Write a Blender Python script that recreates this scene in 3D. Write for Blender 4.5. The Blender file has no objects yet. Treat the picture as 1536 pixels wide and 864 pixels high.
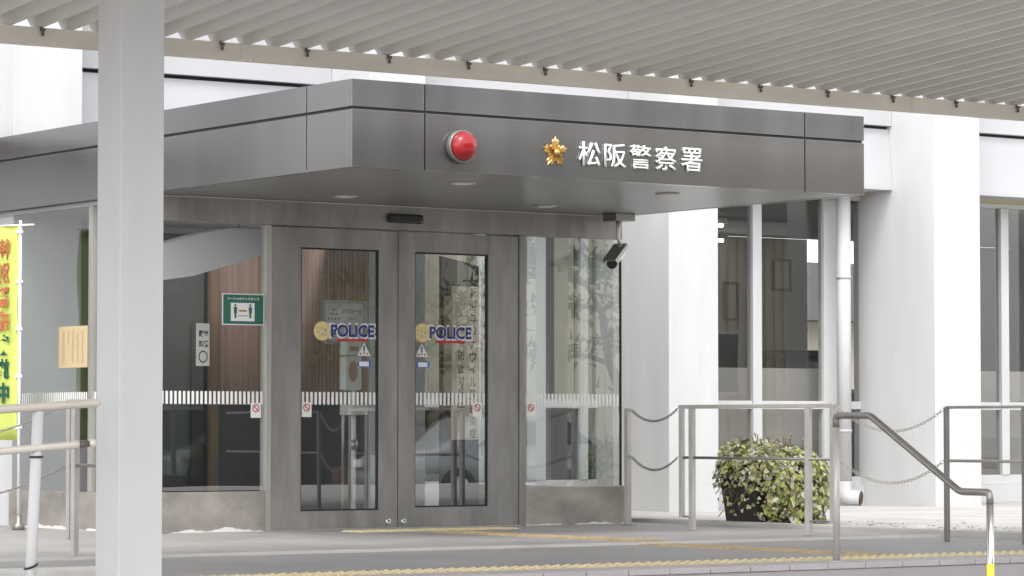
import bpy, bmesh, math, random
from mathutils import Vector, Matrix
R = math.radians
random.seed(7)
sc = bpy.context.scene
COL = sc.collection

# ------------------------------------------------------------------ camera, sky, sun, exposure
cam = bpy.data.cameras.new('camera'); co = bpy.data.objects.new('camera', cam); COL.objects.link(co)
co.location = (-13.762, -21.173, 0.80)
co.rotation_euler = (R(90 + 2.508), 0, R(-35.105))
cam.sensor_width = 36.0; cam.lens = 36.0 * 4774.67 / 1536.0
cam.clip_start = 0.1; cam.clip_end = 2000
sc.camera = co

SUN_AZ, SUN_EL = 226.0, 56.0            # degrees clockwise from +Y, above the horizon
w = bpy.data.worlds.new('World'); sc.world = w; w.use_nodes = True
nt = w.node_tree; bg = nt.nodes['Background']
sky = nt.nodes.new('ShaderNodeTexSky'); sky.sky_type = 'NISHITA'; sky.sun_disc = False
sky.sun_elevation = R(SUN_EL); sky.sun_rotation = R(SUN_AZ)
sky.air_density = 1.0; sky.dust_density = 1.0; sky.ozone_density = 1.0
hs = nt.nodes.new('ShaderNodeHueSaturation'); hs.inputs['Saturation'].default_value = 0.10
nt.links.new(sky.outputs[0], hs.inputs['Color']); nt.links.new(hs.outputs[0], bg.inputs[0])
bg.inputs[1].default_value = 0.15

sun = bpy.data.lights.new('sun', 'SUN'); so = bpy.data.objects.new('sun', sun); COL.objects.link(so)
sun.energy = 0.5; sun.angle = R(20); sun.color = (1.0, 0.96, 0.9)
sd = Vector((math.sin(R(SUN_AZ)) * math.cos(R(SUN_EL)), math.cos(R(SUN_AZ)) * math.cos(R(SUN_EL)), math.sin(R(SUN_EL))))
so.rotation_euler = sd.to_track_quat('Z', 'Y').to_euler()
so.location = (0, -10, 30)

sc.view_settings.view_transform = 'Standard'; sc.view_settings.look = 'None'
sc.view_settings.exposure = 1.75; sc.view_settings.gamma = 1.0
sc.cycles.use_denoising = True
sc.cycles.max_bounces = 10; sc.cycles.transparent_max_bounces = 24
sc.cycles.glossy_bounces = 4; sc.cycles.caustics_reflective = False; sc.cycles.caustics_refractive = False

# ------------------------------------------------------------------ materials
MATS = {}
def mat(name, col, rough=0.6, metal=0.0, amt=0.0, scale=6.0, stretch=(1, 1, 1), bump=0.0, spec=0.5, sub=None, col2=None, emit=0.0, trans=0.0):
    """Principled material, colour broken up by two noises (stretchable), optional fine bump."""
    m = bpy.data.materials.new(name); m.use_nodes = True; MATS[name] = m
    t = m.node_tree; b = t.nodes['Principled BSDF']
    b.inputs['Base Color'].default_value = (*col, 1); b.inputs['Roughness'].default_value = rough
    b.inputs['Metallic'].default_value = metal; b.inputs['Specular IOR Level'].default_value = spec
    if emit:
        b.inputs['Emission Color'].default_value = (*col, 1); b.inputs['Emission Strength'].default_value = emit
    if trans:
        b.inputs['Subsurface Weight'].default_value = 0.0
    if amt or bump:
        tc = t.nodes.new('ShaderNodeTexCoord'); mp = t.nodes.new('ShaderNodeMapping'); mp.inputs['Scale'].default_value = stretch
        t.links.new(tc.outputs['Object'], mp.inputs[0])
        n1 = t.nodes.new('ShaderNodeTexNoise'); n1.inputs['Scale'].default_value = scale; n1.inputs['Detail'].default_value = 8; n1.inputs['Roughness'].default_value = 0.62
        t.links.new(mp.outputs[0], n1.inputs['Vector'])
        if amt:
            mx = t.nodes.new('ShaderNodeMix'); mx.data_type = 'RGBA'
            rp = t.nodes.new('ShaderNodeMapRange'); rp.inputs[1].default_value = 0.3; rp.inputs[2].default_value = 0.7
            t.links.new(n1.outputs[0], rp.inputs[0]); t.links.new(rp.outputs[0], mx.inputs[0])
            c2 = col2 if col2 else tuple(c * (1 - amt) for c in col)
            mx.inputs[6].default_value = (*c2, 1); mx.inputs[7].default_value = (*[min(1, c * (1 + amt * .5)) for c in col], 1)
            t.links.new(mx.outputs[2], b.inputs['Base Color'])
            mr = t.nodes.new('ShaderNodeMapRange'); mr.inputs[3].default_value = max(0.02, rough - 0.08); mr.inputs[4].default_value = min(1, rough + 0.1)
            t.links.new(n1.outputs[0], mr.inputs[0]); t.links.new(mr.outputs[0], b.inputs['Roughness'])
        if bump:
            n2 = t.nodes.new('ShaderNodeTexNoise'); n2.inputs['Scale'].default_value = scale * 12; n2.inputs['Detail'].default_value = 4
            t.links.new(mp.outputs[0], n2.inputs['Vector'])
            bp = t.nodes.new('ShaderNodeBump'); bp.inputs['Strength'].default_value = bump; bp.inputs['Distance'].default_value = 0.01
            t.links.new(n2.outputs[0], bp.inputs['Height']); t.links.new(bp.outputs[0], b.inputs['Normal'])
    return m

def glass(name, tint, base, ior):
    m = bpy.data.materials.new(name); m.use_nodes = True; t = m.node_tree; t.nodes.clear()
    o = t.nodes.new('ShaderNodeOutputMaterial'); mx = t.nodes.new('ShaderNodeMixShader')
    tr = t.nodes.new('ShaderNodeBsdfTransparent'); tr.inputs[0].default_value = (*tint, 1)
    gl = t.nodes.new('ShaderNodeBsdfGlossy'); gl.inputs['Roughness'].default_value = 0.003
    fr = t.nodes.new('ShaderNodeFresnel'); fr.inputs[0].default_value = ior
    ad = t.nodes.new('ShaderNodeMath'); ad.operation = 'ADD'; ad.inputs[1].default_value = base; ad.use_clamp = True
    # old float glass is never quite flat
    tc = t.nodes.new('ShaderNodeTexCoord'); nz = t.nodes.new('ShaderNodeTexNoise'); nz.inputs['Scale'].default_value = 0.9; nz.inputs['Detail'].default_value = 1
    bp = t.nodes.new('ShaderNodeBump'); bp.inputs['Strength'].default_value = 0.05; bp.inputs['Distance'].default_value = 0.01
    t.links.new(tc.outputs['Object'], nz.inputs['Vector']); t.links.new(nz.outputs[0], bp.inputs['Height']); t.links.new(bp.outputs[0], gl.inputs['Normal'])
    ge = t.nodes.new('ShaderNodeNewGeometry'); iv_ = t.nodes.new('ShaderNodeMath'); iv_.operation = 'SUBTRACT'; iv_.inputs[0].default_value = 1.0
    mu = t.nodes.new('ShaderNodeMath'); mu.operation = 'MULTIPLY'
    t.links.new(ge.outputs['Backfacing'], iv_.inputs[1]); t.links.new(ad.outputs[0], mu.inputs[0]); t.links.new(iv_.outputs[0], mu.inputs[1])
    t.links.new(fr.outputs[0], ad.inputs[0]); t.links.new(mu.outputs[0], mx.inputs[0])
    t.links.new(tr.outputs[0], mx.inputs[1]); t.links.new(gl.outputs[0], mx.inputs[2]); t.links.new(mx.outputs[0], o.inputs[0])
    MATS[name] = m; return m

M_white = mat('white_paint', (0.615, 0.615, 0.618), 0.7, amt=0.09, scale=1.1, stretch=(2.2, 2.2, .5), bump=0.06)
M_refl = mat('reflection_white', (0.90, 0.90, 0.92), 0.6)  # tone of the pale shape mirrored in the left pane
M_spandrel = mat('spandrel_paint', (0.54, 0.53, 0.545), 0.65, amt=0.06, scale=1.0)
M_fascia = mat('fascia_metal', (0.32, 0.313, 0.315), 0.22, 0.9, amt=0.05, scale=0.9, stretch=(3, 3, .35))
M_joint = mat('dark_joint', (0.03, 0.03, 0.033), 0.8)
M_soffit = mat('soffit_metal', (0.27, 0.27, 0.265), 0.30, 0.2, amt=0.1, scale=0.8)
M_steel = mat('stained_stainless', (0.32, 0.308, 0.296), 0.42, 0.35, amt=0.28, scale=2.6, stretch=(2.4, 2.4, .55), bump=0.03)
M_steel_l = mat('pale_stainless', (0.52, 0.50, 0.47), 0.35, 0.6, amt=0.15, scale=2.5, stretch=(2, 2, .5))
M_rail = mat('rail_stainless', (0.56, 0.54, 0.51), 0.4, 0.3, amt=0.15, scale=5)
M_raild = mat('handrail_steel', (0.29, 0.28, 0.265), 0.38, 0.6, amt=0.15, scale=5)
M_pipe = mat('cream_pipe', (0.66, 0.60, 0.52), 0.35, 0.1, amt=0.1, scale=4)
M_column = mat('column_paint', (0.60, 0.595, 0.60), 0.5, amt=0.09, scale=1.1, stretch=(2, 2, .5), bump=0.04)
M_roof = mat('roof_sheet', (0.72, 0.70, 0.665), 0.5, 0.1, amt=0.12, scale=0.8)
M_beam = mat('cream_beam', (0.84, 0.79, 0.70), 0.55, amt=0.16, scale=2.2, stretch=(.5, 1, 1))
M_bolt = mat('bolt_rust', (0.17, 0.15, 0.14), 0.6, 0.4, amt=0.3, scale=30)
M_floor = mat('floor_tile', (0.350, 0.335, 0.328), 0.55, amt=0.22, scale=1.3, bump=0.08)
M_floor2 = mat('floor_tile_outer', (0.330, 0.316, 0.308), 0.55, amt=0.18, scale=1.1, bump=0.08)
M_lip = mat('pale_edging', (0.72, 0.70, 0.66), 0.6, amt=0.12, scale=4)
M_nosing = mat('nosing_tile', (0.48, 0.445, 0.45), 0.6, amt=0.12, scale=2.5, bump=0.05)
M_grout = mat('riser_tile', (0.42, 0.39, 0.395), 0.8, amt=.1, scale=3)
M_conc = mat('concrete', (0.50, 0.485, 0.465), 0.85, amt=0.22, scale=1.6, bump=0.15)
M_asph = mat('asphalt', (0.32, 0.315, 0.31), 0.9, amt=0.2, scale=0.7, bump=0.3)
M_tact = mat('tactile_yellow', (0.68, 0.58, 0.36), 0.6, amt=0.2, scale=5)
M_tactd = mat('tactile_ochre', (0.50, 0.39, 0.23), 0.6, amt=0.25, scale=5)
M_black = mat('black_plastic', (0.02, 0.021, 0.024), 0.4)
M_rubber = mat('rubber', (0.03, 0.03, 0.032), 0.7)
M_chrome = mat('bare_steel', (0.62, 0.62, 0.62), 0.25, 0.9)
M_chain = mat('chain_steel', (0.33, 0.32, 0.31), 0.45, 0.6)
M_red = mat('lamp_red', (0.34, 0.014, 0.018), 0.16, amt=0.1, scale=8)
M_gold = mat('emblem_gold', (0.80, 0.56, 0.24), 0.28, 0.85, amt=0.15, scale=25)
M_letter = mat('letter_white', (0.86, 0.86, 0.84), 0.45)
M_paper = mat('paper_white', (0.78, 0.77, 0.74), 0.8)
M_navy = mat('decal_navy', (0.025, 0.035, 0.20), 0.5)
M_dred = mat('decal_red', (0.50, 0.03, 0.04), 0.5)
M_dblk = mat('print_black', (0.03, 0.03, 0.035), 0.7)
M_ylw = mat('badge_yellow', (0.82, 0.66, 0.30), 0.5, amt=0.15, scale=30)
M_green = mat('poster_green', (0.035, 0.15, 0.105), 0.6)
M_orange = mat('print_orange', (0.48, 0.13, 0.05), 0.7)
M_opaper = mat('paper_orange', (0.58, 0.45, 0.27), 0.8, amt=0.05, scale=3)
M_blue = mat('print_blue', (0.05, 0.16, 0.50), 0.6)
M_dkgreen = mat('print_green', (0.01, 0.09, 0.06), 0.7)
M_brown = mat('brown_slats', (0.58, 0.41, 0.325), 0.55, amt=0.3, scale=2.2, stretch=(14, 14, .25))
M_tan = mat('tan_wood', (0.40, 0.27, 0.17), 0.55, amt=0.2, scale=3, stretch=(6, 6, .4))
M_dado = mat('dado_paint', (0.55, 0.535, 0.52), 0.7, amt=0.05, scale=2)
M_board = mat('board_wood', (0.76, 0.67, 0.57), 0.6, amt=0.14, scale=2.6, stretch=(9, 9, .3))
M_dkpanel = mat('dark_panel', (0.055, 0.055, 0.06), 0.5, amt=0.1, scale=3)
M_gpanel = mat('grey_panel', (0.13, 0.14, 0.14), 0.5, amt=0.1, scale=3, stretch=(8, 8, .3))
M_int = mat('interior_wall', (0.50, 0.50, 0.495), 0.8, amt=0.06, scale=1)
M_intd = mat('interior_dark', (0.14, 0.14, 0.15), 0.8, amt=0.1, scale=1)
M_intf = mat('interior_floor', (0.20, 0.19, 0.185), 0.4, amt=0.1, scale=1)
M_ceil = mat('ceiling_board', (0.5, 0.5, 0.5), 0.9)
M_pot = mat('pot_dark', (0.045, 0.038, 0.036), 0.6, amt=0.3, scale=6)
M_stem = mat('ivy_stem', (0.22, 0.15, 0.11), 0.8, amt=0.3, scale=20)
M_soil = mat('soil', (0.06, 0.045, 0.035), 0.95, amt=0.3, scale=12, bump=.4)
M_olive = mat('head_soffit', (0.52, 0.47, 0.30), 0.8, amt=0.05, scale=2)
M_debris = mat('leaf_debris', (0.33, 0.25, 0.15), 0.9, amt=0.4, scale=20)
M_ytape = mat('yellow_tape', (0.80, 0.74, 0.05), 0.5)
M_siding = mat('siding_cream', (0.80, 0.76, 0.62), 0.7, amt=0.08, scale=1.0, stretch=(1, 1, .3))
M_tileroof = mat('roof_tiles', (0.075, 0.078, 0.082), 0.6, amt=0.2, scale=3)
M_bark = mat('bark', (0.12, 0.085, 0.06), 0.9, amt=0.35, scale=9, bump=.4)
M_brick = mat('wall_brown', (0.23, 0.13, 0.10), 0.85, amt=0.2, scale=5)
M_carp = mat('car_paint', (0.50, 0.52, 0.53), 0.25, 0.3)
M_carg = mat('car_glass', (0.02, 0.025, 0.03), 0.05)
G_front = glass('entrance_glass', (0.965, 0.968, 0.968), 0.16, 1.5)
G_side = glass('side_glass', (0.93, 0.96, 0.945), 0.18, 1.6)
G_win = glass('window_glass', (0.84, 0.84, 0.83), 0.05, 1.5)

# leaves get a per-face tint: green, cream-edged, yellowish
def leafmat(name):
    m = bpy.data.materials.new(name); m.use_nodes = True; t = m.node_tree; b = t.nodes['Principled BSDF']
    at = t.nodes.new('ShaderNodeAttribute'); at.attribute_name = 'leaf_colour'
    t.links.new(at.outputs['Color'], b.inputs['Base Color']); b.inputs['Roughness'].default_value = 0.5
    return m
M_leaf = leafmat('ivy_leaf')

# base-panel steel with a white lime bloom creeping up from the floor
def bloom(name, src_amt):
    m = mat(name, (0.46, 0.43, 0.39), 0.42, 0.5, amt=0.38, scale=1.7, stretch=(1.6, 1, 2.2), bump=.03)
    t = m.node_tree; b = t.nodes['Principled BSDF']
    tc = t.nodes.new('ShaderNodeTexCoord'); sx = t.nodes.new('ShaderNodeSeparateXYZ'); t.links.new(tc.outputs['Object'], sx.inputs[0])
    nz = t.nodes.new('ShaderNodeTexNoise'); nz.inputs['Scale'].default_value = 5.5; nz.inputs['Detail'].default_value = 6
    t.links.new(tc.outputs['Object'], nz.inputs['Vector'])
    a = t.nodes.new('ShaderNodeMath'); a.operation = 'MULTIPLY_ADD'; a.inputs[1].default_value = 0.10; a.inputs[2].default_value = src_amt
    t.links.new(nz.outputs[0], a.inputs[0])
    lt = t.nodes.new('ShaderNodeMath'); lt.operation = 'LESS_THAN'; t.links.new(sx.outputs[2], lt.inputs[0]); t.links.new(a.outputs[0], lt.inputs[1])
    mx = t.nodes.new('ShaderNodeMix'); mx.data_type = 'RGBA'
    old = b.inputs['Base Color'].links[0].from_socket
    t.links.new(lt.outputs[0], mx.inputs[0]); t.links.new(old, mx.inputs[6]); mx.inputs[7].default_value = (0.78, 0.77, 0.75, 1)
    t.links.new(mx.outputs[2], b.inputs['Base Color'])
    m2 = t.nodes.new('ShaderNodeMath'); m2.operation = 'MULTIPLY_ADD'; m2.inputs[1].default_value = -0.5; m2.inputs[2].default_value = 0.5
    t.links.new(lt.outputs[0], m2.inputs[0]); t.links.new(m2.outputs[0], b.inputs['Metallic'])
    return m
M_bloom = bloom('bloomed_stainless', -0.032)

# ------------------------------------------------------------------ mesh helpers (world coordinates)
class MB:
    def __init__(s): s.bm = bmesh.new()
    def box(s, x0, x1, y0, y1, z0, z1, bev=0.0, rot=None, piv=None):
        r = bmesh.ops.create_cube(s.bm, size=1.0)['verts']
        for v in r:
            v.co = Vector(((x0 + x1) / 2 + v.co.x * (x1 - x0), (y0 + y1) / 2 + v.co.y * (y1 - y0), (z0 + z1) / 2 + v.co.z * (z1 - z0)))
        if bev:
            es = list({e for v in r for e in v.link_edges})
            res = bmesh.ops.bevel(s.bm, geom=es, offset=bev, segments=2, affect='EDGES', profile=0.6)
            r = list({v for f in res['faces'] for v in f.verts} | {v for v in r if v.is_valid})
        if rot:
            p = Vector(piv); bmesh.ops.rotate(s.bm, verts=r, cent=p, matrix=rot)
        return s
    def tube(s, pts, r, n=10, cap=True):
        """round tube along a polyline; r a number or a list"""
        pts = [Vector(p) for p in pts]; rs = r if isinstance(r, (list, tuple)) else [r] * len(pts)
        rings = []; prev = None
        for i, p in enumerate(pts):
            a = pts[max(i - 1, 0)]; b = pts[min(i + 1, len(pts) - 1)]
            d = (b - a).normalized()
            if prev is None:
                u = d.orthogonal().normalized()
            else:
                u = (prev - d * prev.dot(d)).normalized()
            prev = u; v = d.cross(u)
            rings.append([s.bm.verts.new(p + (u * math.cos(2 * math.pi * k / n) + v * math.sin(2 * math.pi * k / n)) * rs[i]) for k in range(n)])
        for A, B in zip(rings, rings[1:]):
            for k in range(n):
                f = s.bm.faces.new((A[k], A[(k + 1) % n], B[(k + 1) % n], B[k])); f.smooth = True
        if cap:
            s.bm.faces.new(rings[0][::-1]); s.bm.faces.new(rings[-1])
        return s
    def prism(s, pts, d):
        """flat outline extruded along vector d"""
        d = Vector(d); a = [s.bm.verts.new(p) for p in pts]; b = [s.bm.verts.new(Vector(p) + d) for p in pts]; n = len(pts)
        s.bm.faces.new(a); s.bm.faces.new(b[::-1])
        for k in range(n): s.bm.faces.new((a[k], b[k], b[(k + 1) % n], a[(k + 1) % n]))
        bmesh.ops.recalc_face_normals(s.bm, faces=list(s.bm.faces))
        return s
    def lathe(s, prof, c, axis='Z', n=32, smooth=True):
        """profile [(r, h)] turned about an axis through c"""
        c = Vector(c); rings = []
        for r, h in prof:
            ring = []
            for k in range(n):
                a = 2 * math.pi * k / n
                q = {'Z': (r * math.cos(a), r * math.sin(a), h), 'Y': (r * math.cos(a), h, r * math.sin(a)), 'X': (h, r * math.cos(a), r * math.sin(a))}[axis]
                ring.append(s.bm.verts.new(c + Vector(q)))
            rings.append(ring)
        for A, B in zip(rings, rings[1:]):
            for k in range(n):
                f = s.bm.faces.new((A[k], A[(k + 1) % n], B[(k + 1) % n], B[k])); f.smooth = smooth
        s.bm.faces.new(rings[0]); s.bm.faces.new(rings[-1])
        bmesh.ops.recalc_face_normals(s.bm, faces=list(s.bm.faces))
        return s
    def mesh(s, name, m, loc):
        bmesh.ops.translate(s.bm, verts=list(s.bm.verts), vec=-Vector(loc))
        me = bpy.data.meshes.new(name); s.bm.to_mesh(me); s.bm.free(); me.materials.append(m); return me

def wloc(o):
    p = Vector((0, 0, 0))
    while o: p += o.location; o = o.parent
    return p
def part(name, mb, m, parent, label=None):
    o = bpy.data.objects.new(name, mb.mesh(name, m, wloc(parent))); COL.objects.link(o); o.parent = parent
    if label: o['label'] = label
    return o
def thing(name, label, cat, loc=(0, 0, 0), group=None):
    o = bpy.data.objects.new(name, None); COL.objects.link(o); o.location = loc; o.empty_display_size = 0.1
    o['label'] = label; o['category'] = cat
    if group: o['group'] = group
    return o
def single(name, mb, m, label, cat, loc=(0, 0, 0), group=None):
    o = bpy.data.objects.new(name, mb.mesh(name, m, loc)); COL.objects.link(o); o.location = loc
    o['label'] = label; o['category'] = cat
    if group: o['group'] = group
    return o
def struct(name, mb, m):
    o = bpy.data.objects.new(name, mb.mesh(name, m, (0, 0, 0))); COL.objects.link(o); o['kind'] = 'structure'; return o

TEXTROT = {'-Y': Matrix.Rotation(R(90), 4, 'X'), '-X': Matrix.Rotation(R(-90), 4, 'Z') @ Matrix.Rotation(R(90), 4, 'X')}
def glyphs(mb, s, centre, w_, h_, face='-Y', bold=0.0, depth=0.0, mirror=False):
    """writing fitted into a w_ x h_ box centred on a point of a wall facing -Y or -X"""
    cu = bpy.data.curves.new('lettering', 'FONT'); cu.body = s; cu.size = 1.0; cu.offset = bold; cu.extrude = 0.0; cu.resolution_u = 3
    ob = bpy.data.objects.new('lettering', cu); COL.objects.link(ob)
    bpy.context.view_layer.update()
    me = bpy.data.meshes.new_from_object(ob.evaluated_get(bpy.context.evaluated_depsgraph_get()))
    COL.objects.unlink(ob); bpy.data.objects.remove(ob); bpy.data.curves.remove(cu)
    xs = [v.co.x for v in me.vertices]; ys = [v.co.y for v in me.vertices]
    if not xs: return mb
    cx, cy = (min(xs) + max(xs)) / 2, (min(ys) + max(ys)) / 2
    sx = w_ / max(1e-6, max(xs) - min(xs)); sy = h_ / max(1e-6, max(ys) - min(ys))
    t = bmesh.new(); t.from_mesh(me); bpy.data.meshes.remove(me)
    if depth:
        r = bmesh.ops.extrude_face_region(t, geom=list(t.faces))
        for v in [g for g in r['geom'] if isinstance(g, bmesh.types.BMVert)]: v.co.z += 1.0
    for v in t.verts: v.co = Vector(((v.co.x - cx) * sx * (-1 if mirror else 1), (v.co.y - cy) * sy, v.co.z * depth))
    bmesh.ops.transform(t, matrix=Matrix.Translation(centre) @ TEXTROT[face], verts=list(t.verts))
    bmesh.ops.recalc_face_normals(t, faces=list(t.faces))
    tmp = bpy.data.meshes.new('t'); t.to_mesh(tmp); t.free(); mb.bm.from_mesh(tmp); bpy.data.meshes.remove(tmp)
    return mb
def frame(mb, x0, x1, z0, z1, y0, y1, w_, bev=0.003):
    mb.box(x0, x0 + w_, y0, y1, z0, z1, bev); mb.box(x1 - w_, x1, y0, y1, z0, z1, bev)
    mb.box(x0 + w_, x1 - w_, y0 + .001, y1 - .001, z1 - w_, z1, 0); mb.box(x0 + w_, x1 - w_, y0 + .001, y1 - .001, z0, z0 + w_, 0)
    return mb

# ------------------------------------------------------------------ ground, platform, steps
mb = MB(); mb.box(-250, 250, -250, 250, -0.75, -0.45); struct('ground', mb, M_asph)
EDGE = -6.60
mb = MB(); mb.box(-30, 2.60, -3.47, 3.30, -0.44, 0.0); struct('entrance_floor', mb, M_floor)
mb = MB(); mb.box(-30, 2.60, EDGE + .30, -3.488, -0.44, -0.018); struct('platform', mb, M_floor2)
mb = MB(); mb.box(-30, 2.60, -3.487, -3.471, -0.44, 0.002); struct('floor_edging', mb, M_lip)
mb = MB()
for k in range(-40, 9):
    mb.box(k * .3 + .003, k * .3 + .297, EDGE, EDGE + .297, -.05, -0.016, .004)
struct('step_nosing', mb, M_nosing)
mb = MB(); mb.box(-30, 2.6, EDGE + .012, EDGE + .299, -.44, -.052); struct('step_riser', mb, M_grout)
mb = MB()
for i in range(1, 3): mb.box(-4.8, 2.6, EDGE - .35 * i, EDGE - .35 * (i - 1) + .011, -.44, -.15 * i - .018, .004)
struct('steps', mb, M_nosing)
mb = MB(); mb.box(-30, -4.9, -8.2, EDGE - .001, -.44, -.20); struct('ramp', mb, M_conc)
# kerb and the pale concrete apron right of the platform
mb = MB(); mb.box(2.602, 2.75, -16, 1.6, -.44, 0.035, .008); struct('kerb', mb, M_conc)
mb = MB(); mb.box(2.752, 40, -16, 3.35, -.44, 0.012); struct('apron', mb, M_conc)
mb = MB(); mb.box(-30, 40, 3.301, 9.0, -.44, -0.002); struct('building_slab', mb, M_intf)
mb = MB(); mb.box(-6.6, -5.25, -5.62, -5.30, -.02, 0.03, .01); struct('sunlit_patch', mb, M_lip)  # sunlit patch of floor, its light put into a pale raised slab

def tactile(name, x0, x1, y0, y1, z, m, ridges=None, step=.05):
    mb = MB(); mb.box(x0, x1, y0, y1, z - .012, z + .003)
    nx = max(1, round((x1 - x0) / step)); ny = max(1, round((y1 - y0) / step))
    if ridges:
        L = .24
        if ridges == 'Y':
            n = int((y1 - y0) / .3)
            for j in range(n):
                for k in range(4):
                    xx = x0 + (k + .5) * (x1 - x0) / 4; yy = y0 + (j + .5) * .3
                    mb.box(xx - .013, xx + .013, yy - L / 2, yy + L / 2, z + .002, z + .009, .003)
    else:
        for i in range(nx):
            for j in range(ny):
                cx, cy = x0 + (i + .5) * (x1 - x0) / nx, y0 + (j + .5) * (y1 - y0) / ny
                v = []
                for rr, hh in ((.019, .002), (.016, .009), (.009, .0125)):
                    v.append([mb.bm.verts.new((cx + rr * math.cos(a * math.pi / 3), cy + rr * math.sin(a * math.pi / 3), z + hh)) for a in range(6)])
                for A, B in zip(v, v[1:]):
                    for k in range(6): mb.bm.faces.new((A[k], A[(k + 1) % 6], B[(k + 1) % 6], B[k]))
                mb.bm.faces.new(v[-1])
    return struct(name, mb, m)
tactile('tactile_paving', -5.4, 2.55, -6.22, -5.92, -0.017, M_tact, step=.075)
tactile('tactile_pad', -0.75, 0.75, -0.66, -0.36, 0.001, M_tact, step=.06)
tactile('tactile_path', -0.25, 0.05, -3.46, -0.67, 0.001, M_tactd, 'Y')
tactile('tactile_path', -0.25, 0.05, -5.91, -3.49, -0.017, M_tactd, 'Y')
tactile('tactile_ramp_head', -9.0, -5.62, -5.25, -4.95, -0.017, M_tact, step=.06)

# ------------------------------------------------------------------ main building
bld = thing('police_building', 'white police station block with deep white pillars and tall dark windows', 'building', (0, 3, 0))
PX = [(-12.3, -11.7), (-8.95, -8.35), (-5.6, -5.0), (-2.22, -1.6), (1.21, 1.80), (4.53, 5.12), (7.88, 8.50), (11.24, 11.84), (14.6, 15.2)]
for a, b in PX:
    part('pillar', MB().box(a, b, 2.30, 3.52, 0.0, 7.5, .006), M_white, bld)
SK = 3.83
WIN_Y = 3.44
for (a0, a1), (b0, b1) in zip(PX, PX[1:]):
    x0, x1 = a1 + .004, b0 - .004
    part('spandrel', MB().box(x0, x1, 2.92, 3.30, SK + .02, 6.6, .004), M_spandrel, bld)
    part('spandrel', MB().prism([(x0, 2.97, SK - .012), (x0, 2.915, 3.235), (x0, 2.915, 3.20), (x0, 3.30, 3.20), (x0, 3.30, SK - .012)], (x1 - x0, 0, 0)), M_spandrel, bld)
    part('drip_groove', MB().box(x0, x1, 3.0, 3.28, SK - .012, SK + .02), M_joint, bld)
    part('window_head', MB().box(x0, x1, 3.302, 3.52, 3.17, 3.23), M_olive, bld)
part('upper_wall', MB().box(-13, 16, 3.54, 3.8, 3.24, 7.3), M_white, bld)

def window(x0, x1, mulls, G=None):
    """white framed tall window with a low transom, panes of glass"""
    f = MB(); z0, z1, zm0, zm1 = .20, 3.17, .985, 1.065
    y0, y1 = WIN_Y - .035, WIN_Y + .035
    f.box(x0, x1, y0, y1, z0, z0 + .10, .004); f.box(x0, x1, y0, y1, z1 - .05, z1 - .001, .004)
    cuts = [x0] + [c for m in mulls for c in (m[0], m[1])] + [x1]
    for m in mulls: f.box(m[0], m[1], y0 - .012, y1 + .012, z0 + .101, z1 - .051, .004)
    for i in range(0, len(cuts), 2):
        f.box(cuts[i] + .001, cuts[i + 1] - .001, y0 + .002, y1 - .002, zm0, zm1, .004)
    fo = part('window', f, M_white, bld)
    for i in range(0, len(cuts), 2):
        part('pane', MB().box(cuts[i] + .001, cuts[i + 1] - .001, WIN_Y - .004, WIN_Y + .004, z0 + .101, zm0 - .001), G or G_win, fo)
        part('pane', MB().box(cuts[i] + .001, cuts[i + 1] - .001, WIN_Y - .004, WIN_Y + .004, zm1 + .001, z1 - .051), G or G_win, fo)
    return fo
part('wall_panel', MB().box(-4.998, -2.222, 3.36, 3.5, 0, 3.169), M_spandrel, bld)
for a, b in ((-11.7, -8.95), (-8.35, -5.6)):
    window(a + .002, b - .002, [((a + b) / 2 - .05, (a + b) / 2 + .05)])
window(1.802, 4.528, [(3.10, 3.20), (3.68, 3.90), (4.31, 4.40)])
window(5.122, 7.878, [(6.445, 6.56), (7.375, 7.59)])
window(8.502, 11.238, [(9.84, 9.95)])
window(11.842, 14.598, [(13.15, 13.25)])
for a, b in ((1.85, 3.05), (4.07, 4.30), (4.405, 4.515)): part('mirrored_siding', MB().box(a, b, 3.49, 3.494, 1.03, 3.08), M_siding, bld)  # added panels; bright siding mirrored in the glass is put into their colour
for (a0, a1), (b0, b1) in zip(PX, PX[1:]):
    if a1 in (-1.6, -5.0): continue
    part('plinth', MB().box(a1 + .003, b0 - .003, 3.36, 3.50, 0.0, .199, .004), M_white, bld)
# rooms behind the windows
for a, b in ((5.16, 7.84), (8.54, 11.2)): part('dado_board', MB().box(a, b, 3.70, 3.74, .01, 1.40, .003), M_dado, bld)
part('ceiling', MB().box(-12, 15, 3.56, 8.6, 3.10, 3.2), M_ceil, bld)
part('interior_wall', MB().box(-12, 11.5, 8.5, 8.6, 0, 3.09), M_int, bld)
part('interior_wall', MB().box(12.9, 15, 8.5, 8.6, 0, 3.09), M_int, bld)
part('interior_wall', MB().box(11.501, 12.899, 8.5, 8.6, 0, .6), M_int, bld)
part('interior_wall', MB().box(4.6, 4.7, 3.56, 8.49, 0, 3.09), M_intd, bld)
part('interior_wall', MB().box(1.3, 1.4, 4.6, 8.49, 0, 3.09), M_intd, bld)
part('interior_wall', MB().box(-3.0, -2.9, 3.56, 8.49, 0, 3.09), M_intd, bld)
part('end_wall', MB().box(15.0, 15.2, 3.56, 8.6, 0, 7.3), M_white, bld)
part('end_wall', MB().box(-12.2, -12.0, 3.56, 8.6, 0, 7.3), M_white, bld)
part('roof', MB().box(-13, 16, 3.81, 9, 7.0, 7.3), M_spandrel, bld)

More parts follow.
